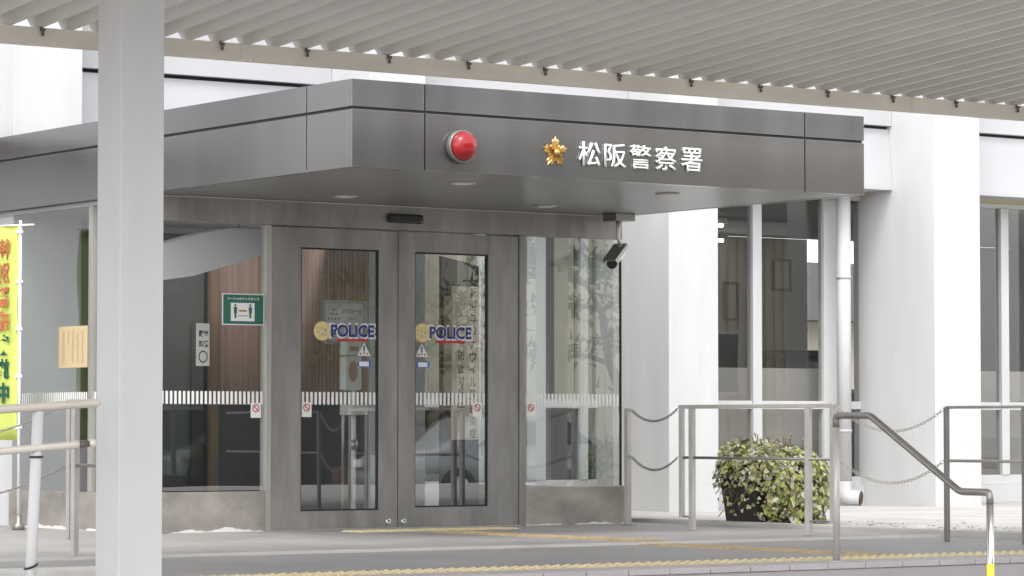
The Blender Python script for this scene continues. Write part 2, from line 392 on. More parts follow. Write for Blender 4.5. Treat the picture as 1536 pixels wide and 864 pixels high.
# furniture seen dimly through the right windows
for x, y in ((7.58, 6.0), (9.36, 8.2)):
    t = thing('ceiling_light', 'slim fluorescent ceiling light inside the office, %s row' % ('nearer' if y < 7 else 'farther'), 'ceiling light', (x, y, 3.0), 'office ceiling lights')
    part('housing', MB().box(x - .6, x + .6, y - .07, y + .07, 3.03, 3.098, .01), M_paper, t)
    part('tube', MB().tube([(x - .58, y, 3.01), (x + .58, y, 3.01)], .016, 8), mat('lit_tube', (1, .95, .85), .5, emit=4.0), t)
def pict(x0, x1, z0, z1, label, face=M_paper):
    t = thing('framed_notice', label, 'notice', ((x0 + x1) / 2, 8.48, z0))
    part('picture_frame', frame(MB(), x0, x1, z0, z1, 8.46, 8.495, .03), M_dkpanel, t)
    part('sheet', MB().box(x0 + .031, x1 - .031, 8.475, 8.49, z0 + .031, z1 - .031), face, t)
pict(10.93, 11.22, 2.45, 2.84, 'small framed notice high on the office back wall, right of the mullion', M_int)
pict(10.17, 10.40, 2.08, 2.54, 'tall framed notice on the office back wall seen through the left pane', M_int)
t = thing('filing_cabinet', 'grey office cabinet with dark top beside the right window pane', 'cabinet', (10.95, 8.1, 0))
part('body', MB().box(10.66, 11.22, 7.9, 8.4, 0, 1.62, .01), M_gpanel, t); part('top', MB().box(10.55, 11.26, 7.85, 8.42, 1.621, 1.72, .01), M_dkpanel, t)
part('door', MB().box(10.95, 11.2, 7.88, 7.899, .2, 1.58, .004), M_int, t)
t = thing('office_counter', 'long low grey counter inside the office behind the planter', 'counter', (7, 5.6, 0))
part('front_panel', MB().box(5.3, 10.9, 5.5, 5.56, 0.02, 1.18), M_gpanel, t); part('worktop', MB().box(5.25, 11.0, 5.42, 6.0, 1.181, 1.22, .006), M_int, t)
for x, c in ((6.6, M_opaper), (7.5, M_opaper)):
    single('folder_stack', MB().box(x - .15, x + .15, 5.62, 5.86, 1.221, 1.29, .004).box(x - .13, x + .16, 5.63, 5.85, 1.291, 1.34, .004), c, 'orange folders stacked on the office counter, %s pile' % ('nearer' if x < 7 else 'farther'), 'folders', (x, 5.7, 1.22))

# ------------------------------------------------------------------ entrance vestibule
VX0, VX1 = -2.25, 2.225
ves = thing('entrance_vestibule', 'grey stainless glazed entrance lobby with twin sliding doors under the dark canopy', 'entrance lobby', (0, 1, 0))
part('header', MB().box(VX0, VX1, -.03, .10, 2.365, 2.548, .004), M_steel, ves)
part('trim_strip', MB().box(VX0, VX1, -.036, .02, 2.5485, 2.556), M_lip, ves)
part('jamb', MB().box(-1.215, -1.170, -.034, .06, 0, 2.364, .004), M_steel_l, ves)
part('jamb', MB().box(1.172, 1.236, -.034, .06, 0, 2.364, .004), M_steel, ves)
part('base_panel', MB().box(VX0, -1.216, -.028, .06, 0.0, .31, .006), M_bloom, ves)
part('base_panel', MB().box(1.237, 2.29, -.028, .06, 0.0, .318, .006), M_bloom, ves)
part('corner_post', MB().box(2.219, 2.229, -.012, .012, .319, 2.364), M_joint, ves)
part('door_track', MB().box(-1.17, 1.17, -.05, .05, 0.0005, .012, .002), M_steel_l, ves)
part('ceiling', MB().box(VX0 + .01, VX1 - .01, .101, 2.9, 2.52, 2.555), M_ceil, ves)

def stripes(parent, x0, x1, y):
    mb = MB(); p = .0368; n = int((x1 - x0) / p)
    for k in range(n):
        a = x0 + (k + .5) * (x1 - x0) / n
        mb.box(a - .0105, a + .0105, y - .0015, y, .978, 1.076)
    return part('stripe_decal', mb, M_letter, parent)
def nosmoke(parent, xc, z, y):
    s = part('no_smoking_sticker', MB().box(xc - .045, xc + .045, y - .002, y - .0005, z - .057, z + .057, 0), M_letter, parent)
    mb = MB(); ring = []
    for k in range(24):
        a0, a1 = 2 * math.pi * k / 24, 2 * math.pi * (k + 1) / 24
        q = [(xc + r_ * math.cos(a), y - .0035, z + .016 + r_ * math.sin(a)) for r_, a in ((.031, a0), (.031, a1), (.023, a1), (.023, a0))]
        mb.bm.faces.new([mb.bm.verts.new(p) for p in q])
    mb.box(xc - .027, xc + .027, y - .0036, y - .0026, z + .012, z + .020, rot=Matrix.Rotation(R(45), 3, 'Y'), piv=(xc, y, z + .016))
    part('prohibition_mark', mb, M_dred, parent)
    return s
def sidelight(x0, x1):
    g = part('sidelight', MB().box(x0, x1, -.004, .004, .319, 2.364), G_front, ves)
    return g
gl = sidelight(VX0, -1.216); stripes(gl, -2.20, -1.222, -.0045); nosmoke(gl, -1.291, .931, -.0065)
gr = sidelight(1.237, 2.218); stripes(gr, 1.245, 2.21, -.0045); nosmoke(gr, 1.304, .945, -.0065)

def door(x0, x1, gx0, gx1, gz0, gz1):
    d = MB(); z0, z1 = .013, 2.352
    d.box(x0, gx0, -.024, .024, z0, z1, .003); d.box(gx1, x1, -.024, .024, z0, z1, .003)
    d.box(gx0 + .0005, gx1 - .0005, -.022, .022, z0, gz0, 0); d.box(gx0 + .0005, gx1 - .0005, -.022, .022, gz1, z1, 0)
    do = part('door', d, M_steel, ves)
    g = MB(); w_ = .012
    part('gasket', frame(MB(), gx0 + .0006, gx1 - .0006, gz0 + .0006, gz1 - .0006, -.012, .012, w_, 0), M_rubber, do)
    part('glass', MB().box(gx0 + .013, gx1 - .013, -.003, .003, gz0 + .013, gz1 - .013), G_front, do)
    return do
dl = door(-1.168, -.004, -.897, -.178, .15, 2.20)
dr = door(.004, 1.168, .162, .871, .165, 2.197)
stripes(dl, -.885, -.19, -.0035); stripes(dr, .175, .858, -.0035)
nosmoke(dl, -.835, .938, -.0055); nosmoke(dr, .774, .943, -.0055)
for xk, d in ((-.088, dl), (.057, dr)):
    part('lock', MB().lathe([(.026, -.024), (.026, -.030), (.018, -.034), (.008, -.034), (.008, -.030)], (xk, 0, .058), 'Y', 20), M_chrome, d)
def police(do, bx, x0, x1, y=-.0050):
    mb = MB().lathe([(.076, y), (.076, y - .001), (.070, y - .0014)], (bx, 0, 1.553), 'Y', 28); part('badge_decal', mb, M_ylw, do)
    mb = MB()
    for dx, dz, r_ in ((-.036, .02, .008), (-.04, -.012, .009), (.030, .004, .016), (.0, .018, .012), (.004, -.026, .014), (.03, -.03, .008), (-.02, -.04, .008)):
        mb.lathe([(r_, y - .0015), (r_ * .8, y - .002)], (bx + dx, 0, 1.553 + dz), 'Y', 8)
    part('badge_print', mb, M_steel_l, do)
    cx = (x0 + x1) / 2; wl = x1 - x0
    part('lettering_outline', glyphs(MB(), 'POLICE', (cx, y - .0005, 1.557), wl + .03, .125, bold=.05), M_letter, do)
    part('lettering', glyphs(MB(), 'POLICE', (cx, y - .0020, 1.557), wl, .100, bold=.032), M_navy, do)
    mb = MB(); xx = x0 + .06; random.seed(3)
    while xx < x1 - .07:
        ww = random.choice((.012, .018, .022)); mb.box(xx, xx + ww, y - .0016, y - .0006, 1.480, 1.480 + random.choice((.014, .020, .017))); xx += ww + .004
    mb.box(x0 + .06, x1 - .06, y - .0014, y - .0004, 1.474, 1.481)
    part('red_caption', mb, M_dred, do)
police(dl, -.694, -.615, -.212); police(dr, .242, .312, .718)
def small_stickers(do, xt, xb, flip, y=-.0050):
    part('warning_sticker', MB().prism([(xt - .062, y, 1.362), (xt + .062, y, 1.362), (xt, y, 1.468)], (0, -.001, 0)), M_paper, do)
    mb = MB().box(xt - .008, xt + .008, y - .002, y - .001, 1.398, 1.444).box(xt - .008, xt + .008, y - .002, y - .001, 1.377, 1.390)
    part('warning_mark', mb, M_blue, do)
    mb = MB()
    for dx in (-.03, .03): mb.box(xt + dx - .007, xt + dx + .007, y - .002, y - .001, 1.372, 1.386)
    part('warning_dots', mb, M_dred, do)
    s = 1 if flip else -1
    part('arrow_sticker', MB().prism([(xb - .06 * s, y, 1.273), (xb - .06 * s, y, 1.326), (xb + .045 * s, y, 1.326), (xb + .064 * s, y, 1.31), (xb + .064 * s, y, 1.289), (xb + .045 * s, y, 1.273)], (0, -.001, 0)), M_blue, do)
    part('arrow_print', MB().box(xb - .047, xb + .042, y - .002, y - .0011, 1.281, 1.318), M_letter, do)
small_stickers(dl, -.306, -.305, False); small_stickers(dr, .238, .250, True)

# side walls of the lobby
for sx, x in (('l', VX0), ('r', VX1)):
    xa, xb = (x, x + .06) if sx == 'l' else (x - .06, x)
    xm = (xa + xb) / 2
    ye = 2.29
    part('side_base_panel', MB().box(xa, xb, .062, ye, 0, .30, .004), M_bloom, ves)
    sg = part('side_glass', MB().box(xm - .004, xm + .004, .062, ye, .301, 2.519), G_side, ves)
    if sx == 'l':
        part('side_post', MB().box(xm - .03, xm + .03, .86, .925, .302, 2.518, .003), M_steel_l, ves)
        mb = MB()
        for k in range(60):
            yy = .1 + k * .0368
            mb.box(xm - .0065, xm - .005, yy, yy + .021, .978, 1.076)
        part('stripe_decal', mb, M_letter, sg)
# inner wall of the lobby at the old facade line
part('slat_cladding', MB().box(1.185, 1.206, 2.31, 3.38, 1.02, 2.51), M_brown, ves)
mb = MB()
for k in range(17): mb.box(1.176, 1.184, 2.33 + k * .063, 2.33 + k * .063 + .05, 1.02, 2.50, .002)
part('slat_ribs', mb, M_brown, ves)
part('lower_reflection', MB().box(1.182, 1.206, 2.31, 3.38, .01, 1.015), M_gpanel, ves)  # dull tones mirrored low in the door glass, put into this colour
part('inner_panel', MB().box(.34, .75, 3.42, 3.47, 1.0, 2.5), M_brown, ves)
part('inner_panel', MB().box(.34, 1.2, 3.421, 3.47, .01, .995), M_gpanel, ves)  # dark band mirrored in the lower pane, built as a grey panel
part('inner_post', MB().box(.752, .818, 3.40, 3.47, 1.0, 2.5), M_tan, ves)
part('inner_post', MB().box(.255, .338, 3.40, 3.47, .01, 2.5), M_tan, ves)
part('inner_panel', MB().box(.82, 1.18, 3.43, 3.47, 1.0, 2.5), M_dkpanel, ves)
part('inner_glass', MB().box(-1.55, .25, 3.44, 3.448, .01, 2.5), G_win, ves)
part('added_screen', MB().box(-1.55, .25, 3.52, 3.55, .95, 2.5), M_int, ves)  # grey screen added to lighten the near-black view past the inner glass
part('added_screen', MB().box(-1.55, .25, 3.521, 3.55, .01, .945), M_gpanel, ves)
part('inner_header', MB().box(-1.59, 1.18, 3.40, 3.50, 2.505, 3.16), M_intd, ves)
t = thing('white_reflection', 'bent white bulkhead modelled as a solid piece behind the left pane', 'reflection', (-1.5, .4, 2.2))  # pale shape mirrored in the pane, built solid; panel and hangers are added
part('panel', MB().prism([(-2.13, .3, 2.15), (-1.60, .3, 2.30), (-1.348, .3, 2.349), (-1.0, .3, 2.35), (-1.0, .3, 2.162), (-1.671, .3, 1.967), (-2.13, .3, 1.90)], (0, .25, 0)), M_refl, t)
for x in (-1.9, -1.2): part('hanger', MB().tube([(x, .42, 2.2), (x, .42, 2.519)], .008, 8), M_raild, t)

# dark screen with two wooden boards right of the inner pillar
t = thing('dark_screen', 'dark screen inside the right door, its sloping top drawn after a mirrored roofline', 'screen', (1.96, 1.97, 0))  # sloping top takes its shape from a roofline mirrored in the glass
part('panel', MB().prism([(1.76, 1.98, .012), (2.155, 1.98, .012), (2.155, 1.98, 2.225), (1.76, 1.98, 2.300)], (0, .04, 0)), M_dkpanel, t)
part('crossbar', MB().box(1.765, 2.15, 1.972, 1.979, .985, 1.0), M_steel_l, t)
t = thing('wooden_board', 'tall pale wooden board with black Japanese writing in two columns behind the right door', 'board', (1.98, 1.95, .69))
mb = MB(); mb.box(1.845, 2.135, 1.948, 1.966, .69, 2.04, .008); part('plank', mb, M_board, t)
mb = MB()
for i, ch in enumerate('新型コロナウイルス感染症'):
    k = ch in 'コロ'
    glyphs(mb, ch, (2.070, 1.9465, 1.985 - i * .1125), .072 if not k else .056, .088 if not k else .062, bold=.004)
for i, ch in enumerate('感染防止対策中'):
    glyphs(mb, ch, (1.945, 1.9465, 1.66 - i * .1125), .070, .088, bold=.002)
part('lettering', mb, M_dblk, t)
t = thing('wooden_board', 'narrow brown wooden board hung left of the tall lettered board', 'board', (1.80, 1.95, 1.1))
part('plank', MB().box(1.765, 1.841, 1.95, 1.967, 1.10, 1.955, .008), M_tan, t)
mb = MB(); random.seed(5)
for i in range(11):
    for k in range(3):
        a = 1.772 + random.random() * .02; z = 1.90 - i * .07 - k * .014
        mb.box(a, a + .04, 1.9485, 1.9498, z, z + .004)
part('faint_writing', mb, M_dkpanel, t)
t = thing('white_banner', 'narrow white banner with navy and red characters beside the wooden boards', 'banner', (2.0, 1.7, 0))
part('cloth', MB().box(1.985, 2.12, 1.695, 1.70, .55, 2.16), M_paper, t)
part('pole', MB().tube([(2.13, 1.70, .012), (2.13, 1.70, 2.22)], .009, 8), M_letter, t)
mb = MB()
for i, ch in enumerate('のりー'): glyphs(mb, ch, (2.05, 1.6935, 2.08 - i * .115), .09, .09 if ch != 'ー' else .03, bold=.02)
part('lettering', mb, M_navy, t)
mb = MB()
for i, ch in enumerate('ルの'): glyphs(mb, ch, (2.05, 1.6935, 1.72 - i * .13), .09, .09, bold=.02)
part('red_lettering', mb, M_dred, t)

# sanitiser stand and its sign
t = thing('sanitizer_stand', 'white pole stand holding an automatic hand sanitizer behind the left door', 'stand', (.055, .72, 0))
part('base', MB().box(-.12, .23, .58, .86, .012, .03, .006), M_letter, t)
part('pole', MB().tube([(.055, .72, .03), (.055, .72, 1.10)], .021, 12), M_letter, t)
part('collar', MB().tube([(.055, .72, .62), (.055, .72, .70)], .034, 12), M_steel_l, t)
part('tray', MB().box(-.03, .14, .62, .80, .90, .985, .01), M_letter, t)
t = thing('hand_sanitizer', 'white hand sanitizer dispenser with dark oval window on the pole stand', 'dispenser', (.05, .74, 1.1))
part('housing', MB().box(-.035, .125, .70, .80, 1.10, 1.38, .02), M_letter, t)
part('head', MB().box(-.028, .115, .69, .80, 1.385, 1.50, .012), M_letter, t)
part('window', MB().lathe([(1, -.003), (1, 0)], (0, 0, 0), 'Y', 24), M_brown, t)
o = t.children[-1]; o.scale = (.043, 1, .086); o.location = (.037 - .05, .699 - .74, 1.255 - 1.1)
for v in o.data.vertices: v.co += Vector(t.location)
part('spout', MB().box(.0, .075, .684, .689, 1.418, 1.456), M_brown, t)
t = thing('sign_board', 'framed grey sanitizing notice board on a stand above the white dispenser', 'sign', (.05, .9, 0))
part('board', MB().box(-.128, .235, .852, .862, 1.50, 1.815), M_paper, t)
part('sign_frame', frame(MB(), -.15, .258, 1.475, 1.837, .842, .872, .021), M_steel_l, t)
part('leg', MB().tube([(.05, .875, .012), (.05, .875, 1.474)], .012, 10), M_steel_l, t)
mb = MB(); glyphs(mb, 'アルコール', (.12, .8505, 1.745), .19, .040, bold=.01); glyphs(mb, '消毒にご', (.13, .8505, 1.69), .10, .032, bold=.01); glyphs(mb, '協力ください', (.13, .8505, 1.64), .16, .026, bold=.0)
part('lettering', mb, M_tan, t)
mb = MB()
for k, (x, z) in enumerate(((0, 0), (-.025, -.03), (.025, -.03), (0, -.035), (-.05, -.07), (-.017, -.07), (.017, -.07), (.05, -.07))):
    mb.lathe([(.008, .8505), (.006, .849)], (-.055 + x, 0, 1.755 + z), 'Y', 8)
mb.lathe([(.045, .8508), (.045, .8500)], (-.055, 0, 1.60), 'Y', 20)
part('droplet_print', mb, M_gpanel, t)

# posters and notices on the glass
t = thing('green_poster', 'green social distancing poster with two figures taped beside the left door', 'poster', (-1.4, -.005, 1.7))
part('sheet', MB().box(-1.585, -1.216 - .006, -.0062, -.0048, 1.59, 1.82), M_green, t)
mb = MB(); frame(mb, -1.59, -1.219, 1.585, 1.825, -.0075, -.0046, .007, 0); part('tape_edge', mb, M_letter, t)
part('white_card', MB().box(-1.515, -1.305, -.0072, -.0063, 1.615, 1.755, 0), M_letter, t)
part('title', glyphs(MB(), 'ソーシャルディスタンス', (-1.405, -.0075, 1.787), .28, .024, bold=.03), M_letter, t)
mb = MB()
for x in (-1.475, -1.343):
    mb.lathe([(.010, -.0074), (.009, -.008)], (x, 0, 1.737), 'Y', 12)
    mb.prism([(x - .015, -.0074, 1.724), (x + .015, -.0074, 1.724), (x + .013, -.0074, 1.675), (x + .009, -.0074, 1.675), (x + .008, -.0074, 1.638), (x - .008, -.0074, 1.638), (x - .009, -.0074, 1.675), (x - .013, -.0074, 1.675)], (0, -.0008, 0))
part('figures', mb, M_green, t)
mb = MB().box(-1.443, -1.375, -.008, -.0073, 1.688, 1.700); part('red_arrow', mb, M_orange, t)
mb = MB(); 
for k in range(5): mb.box(-1.45 + k * .02, -1.438 + k * .02, -.008, -.0073, 1.652, 1.660)
part('caption', mb, M_gpanel, t)

t = thing('white_notice', 'white no smoking notice with black writing and a ring inside the left pane', 'notice', (-1.75, .02, 1.43))
part('sheet', MB().box(-1.81, -1.692, .008, .0095, 1.268, 1.593), M_paper, t)
mb = MB(); glyphs(mb, '敷地', (-1.745, .0072, 1.515), .085, .05, bold=.035); glyphs(mb, '禁煙', (-1.745, .0072, 1.435), .085, .05, bold=.035)
for k in range(24):
    a0, a1 = 2 * math.pi * k / 24, 2 * math.pi * (k + 1) / 24
    mb.bm.faces.new([mb.bm.verts.new((-1.748 + r_ * .85 * math.cos(a), .0072, 1.338 + r_ * math.sin(a))) for r_, a in ((.047, a0), (.047, a1), (.037, a1), (.037, a0))])
part('lettering', mb, M_dblk, t)

xs = VX0 + .03 - .009
t = thing('orange_notice', 'pale orange paper notice with faint vertical writing on the left side glass', 'notice', (xs, 1.15, 1.43))
part('sheet', MB().box(xs - .0012, xs, .97, 1.46, 1.268, 1.593), M_opaper, t)
mb = MB(); random.seed(11)
for c in range(5):
    y = 1.04 + c * .08; z = 1.56 - .04 * random.random()
    while z > (1.30 if c not in (3,) else 1.46):
        mb.box(xs - .0030, xs - .0014, y, y + random.uniform(.02, .038), z, z + .006); z -= random.uniform(.014, .02)
part('faint_writing', mb, M_tan, t)

# door sensor over the doors
t = thing('door_sensor', 'black motion sensor bar above the sliding doors', 'sensor', (.05, -.06, 2.45))
mb = MB(); mb.prism([(-.112, -.031, 2.418), (-.112, -.031, 2.488), (-.08, -.075, 2.492), (.185, -.075, 2.490), (.212, -.031, 2.488), (.212, -.031, 2.418), (.19, -.07, 2.420), (-.085, -.07, 2.420)], (0, 0, .001))
part('housing', MB().box(-.112, .212, -.078, -.031, 2.418, 2.490, .018), M_black, t)
part('indicator', MB().lathe([(.007, -.0785), (.005, -.081)], (.185, 0, 2.436), 'Y', 10), M_chrome, t)

# ------------------------------------------------------------------ canopy
can = thing('entrance_canopy', 'dark grey metal canopy with deep fascia jutting out over the doors', 'canopy', (0, -1, 2.55))
CX0, CX1, CY0, CZ0, CZ1, CG = -2.33, 2.25, -3.033, 2.557, 3.155, 2.96
J = .012
def fpanel(x0, x1, z0, z1): part('fascia_panel', MB().box(x0, x1, CY0, CY0 + .06, z0, z1, .002), M_fascia, can)
for a, b in ((CX0, -1.742 - J / 2), (-1.742 + J / 2, 1.662 - J / 2), (1.662 + J / 2, CX1)):
    fpanel(a, b, CZ0, CG - J * .8); fpanel(a, b, CG + J * .8, CZ1)
for a, b in ((CY0 + .0605, -2.444 - J / 2), (-2.444 + J / 2, 2.905)):
    for z0, z1 in ((CZ0, CG - J * .8), (CG + J * .8, CZ1)):
        part('fascia_panel', MB().box(CX0, CX0 + .06, a, b, z0, z1, .002), M_fascia, can)
        part('fascia_panel', MB().box(CX1 - .06, CX1, a, b, z0, z1, .002), M_fascia, can)
part('joint_backing', MB().box(CX0 + .012, CX1 - .012, CY0 + .012, CY0 + .10, CZ0 + .02, CZ1 - .004)
     .box(CX0 + .012, CX0 + .10, CY0 + .101, 2.90, CZ0 + .02, CZ1 - .004).box(CX1 - .10, CX1 - .012, CY0 + .101, 2.90, CZ0 + .02, CZ1 - .004), M_joint, can)
part('soffit', MB().box(CX0 + .004, CX1 - .004, CY0 + .0601, 2.28, CZ0 + .003, CZ0 + .018), M_soffit, can)
part('roof_deck', MB().box(CX0 + .1005, CX1 - .1005, CY0 + .1005, 2.27, CZ0 + .05, CZ1 - .02), M_fascia, can)
for x in (-.915, .955):
    for y in (-.69, -2.28):
        d = part('downlight', MB().lathe([(.094, CZ0 + .0028), (.094, CZ0 - .006), (.080, CZ0 - .009), (.074, CZ0 - .006)], (x, y, 0), 'Z', 32), M_steel_l, can)
        part('lens', MB().lathe([(.073, CZ0 - .0065), (.05, CZ0 - .012), (.02, CZ0 - .014)], (x, y, 0), 'Z', 24), M_paper, d)

t = thing('station_sign', 'white raised lettering of the police station name on the canopy fascia', 'sign', (.12, CY0, 2.74))
for ch, xc, zc in zip('松阪警察署', (-.345, -.117, .111, .341, .577), (2.742, 2.740, 2.741, 2.741, 2.743)):
    part('character', glyphs(MB(), ch, (xc, CY0 - .003, zc), .192, .172, bold=.006, depth=.014), M_letter, t)
t = thing('gold_emblem', 'gold five pointed rising sun emblem on the fascia left of the white lettering', 'emblem', (-.641, CY0, 2.738))
mb = MB(); ec = Vector((-.641, CY0 - .004, 2.738))
def ray(mb, ang, L, w0, w1, h, notch):
    """one tapering ray with a raised centre ridge; ang clockwise from up"""
    d = Vector((math.sin(ang), 0, math.cos(ang))); p = Vector((math.cos(ang), 0, -math.sin(ang))); n = Vector((0, -1, 0))
    a = ec + d * .008; tip = ec + d * L; sh = ec + d * (L * notch)
    pts = {'a1': a - p * w0, 'a2': a + p * w0, 's1': sh - p * w1, 's2': sh + p * w1, 't': tip, 'r0': a + n * h, 'r1': sh + n * h * .9}
    v = {k: mb.bm.verts.new(q) for k, q in pts.items()}
    for f in (('a1', 'r0', 'r1', 's1'), ('a2', 's2', 'r1', 'r0'), ('s1', 'r1', 't'), ('s2', 't', 'r1'), ('a1', 'a2', 'r0'), ('a1', 's1', 't', 's2', 'a2')):
        mb.bm.faces.new([v[k] for k in f])
for k in range(5):
    A = 2 * math.pi * k / 5
    ray(mb, A, .116, .004, .014, .022, .74)
    for s in (-1, 1): ray(mb, A + s * .25, .098, .004, .012, .018, .82)
    ray(mb, A + math.pi / 5, .068, .004, .010, .014, .85)
bmesh.ops.recalc_face_normals(mb.bm, faces=list(mb.bm.faces))
part('rays', mb, M_gold, t)
part('boss', MB().lathe([(.022, 0), (.022, -.02), (.018, -.03), (.010, -.036), (.003, -.037)], tuple(ec), 'Y', 20), M_gold, t)
part('backplate', MB().lathe([(.05, .004), (.05, -.002)], tuple(ec), 'Y', 20), M_joint, t)

t = thing('red_lamp', 'round red dome lamp with pale rim on the dark canopy fascia', 'lamp', (-1.458, CY0, 2.735))
lc = (-1.458, CY0, 2.735)
part('base', MB().lathe([(.112, -.0005), (.112, -.03), (.108, -.034)], lc, 'Y', 40), M_gpanel, t)
part('rim', MB().lathe([(.110, -.0345), (.113, -.040), (.113, -.052), (.106, -.056), (.102, -.052)], lc, 'Y', 40), M_raild, t)
part('dome', MB().lathe([(.1015, -.0525)] + [(.1015 * math.cos(R(a)), -.053 - .085 * math.sin(R(a))) for a in range(6, 90, 7)], lc, 'Y', 40), M_red, t)

# ------------------------------------------------------------------ security camera under the canopy
t = thing('security_camera', 'white bullet security camera with dark sunshield hanging from the canopy corner', 'security camera', (2.0, -.26, 2.5))
part('mounting_box', MB().box(1.91, 2.11, -.36, -.18, 2.495, 2.559, .004), M_fascia, t)
part('arm', MB().tube([(2.0, -.27, 2.496), (2.0, -.27, 2.44), (1.995, -.27, 2.36), (2.012, -.27, 2.335), (2.012, -.27, 2.29)], [.02, .019, .015, .017, .017], 12), M_steel_l, t)
part('swivel', MB().lathe([(.02, -.02), (.026, -.008), (.026, .008), (.02, .02)], (2.012, -.27, 2.29), 'X', 16), M_raild, t)
cd = Vector((-.74, -.50, -.44)).normalized(); side = Vector((0, 0, 1)).cross(cd).normalized(); up = cd.cross(side)
cb = Vector((2.03, -.26, 2.275)) - up * .03
part('housing', MB().tube([cb + cd * .02, cb + cd * .20], .042, 20), M_letter, t)
part('front_ring', MB().tube([cb + cd * .201, cb + cd * .225], .044, 20), M_steel_l, t)
part('lens', MB().tube([cb + cd * .226, cb + cd * .262], [.044, .043], 20), M_black, t)
mb = MB(); o0 = cb + up * .050 - cd * .03; L, W = .34, .058
mb.prism([o0 - side * W, o0 + side * W, o0 + side * W + cd * L, o0 - side * W + cd * L], up * .010)
for s in (-1, 1):
    q = o0 + side * (W * s)
    mb.prism([q, q + cd * L, q + cd * (L - .03) - up * .028, q + cd * .02 - up * .028], side * (-.006 * s))
part('sunshield', mb, M_raild, t)

# ------------------------------------------------------------------ carport in front
cp = thing('carport', 'grey carport with corrugated steel roof, cream eave beam and square column', 'carport', (-6.04, -6.8, -.45))
P, H, TAN = .20, .112, .078
YE, YB, ZE = -4.43, -9.6, 3.124
def prof(x0, n, y, dz):
    z = ZE + (-4.5 - y) * TAN + dz; out = []
    for k in range(n):
        x = x0 + k * P
        out += [(x - .012, y, z), (x + .012, y, z), (x + .086, y, z + H), (x + .114, y, z + H)]
    return out
NX0, NR = -14.0, 106
mb = MB(); rows = []
for y in (YE, -6.5, -8.0, YB):
    rows.append(([mb.bm.verts.new(p) for p in prof(NX0, NR, y, 0)], [mb.bm.verts.new(p) for p in prof(NX0, NR, y, .002)]))
for (A, A2), (B, B2) in zip(rows, rows[1:]):
    for k in range(len(A) - 1):
        mb.bm.faces.new((A[k], A[k + 1], B[k + 1], B[k])); mb.bm.faces.new((A2[k], B2[k], B2[k + 1], A2[k + 1])).material_index = 1
for A, A2 in (rows[0], rows[-1]):
    for k in range(len(A) - 1): mb.bm.faces.new((A[k], A2[k], A2[k + 1], A[k + 1]))
rs = part('roof_sheet', mb, M_roof, cp)
rs.data.materials.append(mat('dark_roof_top', (0.13, 0.125, 0.115), 0.8, amt=.3, scale=1.5))   # unseen top skin, darkened so the fascia mirrors less light
BZ0, BZ1 = 3.020, 3.124
mb = MB()
for a, b in ((-14.0, -4.0), (-3.994, 1.40), (1.406, 7.1)):
    mb.box(a, b, -4.52, -4.515, BZ0, BZ1); mb.box(a, b, -4.514, -4.46, BZ0, BZ0 + .005); mb.box(a, b, -4.514, -4.46, BZ1 - .005, BZ1 - .0005)
mb.box(-4.06, -3.98, -4.526, -4.5205, BZ0 + .015, BZ1 - .004, .001); mb.box(1.385, 1.46, -4.526, -4.5205, BZ0 + .01, BZ1 - .01, .001)
part('eave_beam', mb, M_beam, cp)
for k in range(-8, 18):
    x = -4.41 + .6 * k + .2
    if x < -9.5 or x > 7: continue
    mb = MB(); mb.tube([(x, -4.524, 3.20), (x, -4.528, 3.11)], .005, 8)
    mb.box(x - .003, x + .024, -4.542, -4.521, 3.100, 3.118, .003); mb.lathe([(.010, -.020), (.010, 0), (.005, .001), (.005, .010)], (x + .010, -4.534, 3.093), 'Z', 6, False)
    part('hook_bolt', mb, M_bolt, cp)
part('column', MB().box(-6.165, -5.915, -6.93, -6.68, -.44, 3.26, .008), M_column, cp)
part('column_base', MB().box(-6.22, -5.86, -6.985, -6.625, -.449, -.425, .004), M_column, cp)
part('column', MB().box(6.3, 6.55, -6.93, -6.68, -.44, 3.26, .008), M_column, cp)
part('column_base', MB().box(6.24, 6.6, -6.985, -6.625, -.449, -.425, .004), M_column, cp)

# ------------------------------------------------------------------ rails, posts, chains
def flat(mb, x0, x1, y0, y1, z0, z1): return mb.box(x0, x1, y0, y1, z0, z1, .003)
def barrier(X, ya, yb, fa, fb, label, loc):
    """rail panel along Y: two feet, overhanging frame ends, top and middle rails"""
    t = thing('railing', label, 'railing', loc)
    for y in (fa, fb): part('foot_post', flat(MB(), X - .018, X + .018, y - .024, y + .024, 0.002, .945), M_rail, t)
    for y in (ya, yb): part('end_upright', flat(MB(), X - .015, X + .015, y - .022, y + .022, .10, .944), M_rail, t)
    part('top_rail', MB().box(X - .018, X + .018, yb - .023, ya + .023, .946, .976, .006), M_rail, t)
    part('middle_rail', MB().tube([(X, yb + .023, .565), (X, ya - .023, .565)], .011, 8), M_raild, t)
    for a, b in ((ya, fa), (yb, fb)):
        lo, hi = min(a, b), max(a, b)
        part('bottom_bar', flat(MB(), X - .012, X + .012, lo + .023, hi - .025, .10, .112), M_raild, t)
    return t
barrier(1.67, -1.53, -3.33, -1.66, -3.05, 'grey steel railing panel with two feet in front of the ivy planter', (1.67, -2.4, 0))
barrier(-4.60, -3.35, -4.25, -3.42, -4.15, 'pale steel railing panel half hidden behind the thick carport column', (-4.6, -3.9, 0))
def post(x, y, label, h=.955):
    t = thing('chain_post', label, 'post', (x, y, 0))
    part('shaft', flat(MB(), x - .02, x + .02, y - .024, y + .024, 0.006, h), M_rail, t)
    part('foot_plate', MB().box(x - .05, x + .05, y - .055, y + .055, .001, .0058), M_raild, t)
    for z in (.945, .565): part('chain_eye', MB().lathe([(.012, -.028), (.012, -.045), (.006, -.047)], (x, y, z), 'Y', 10), M_chrome, t)
    return t
post(2.02, -.37, 'grey steel post standing against the right corner of the lobby')
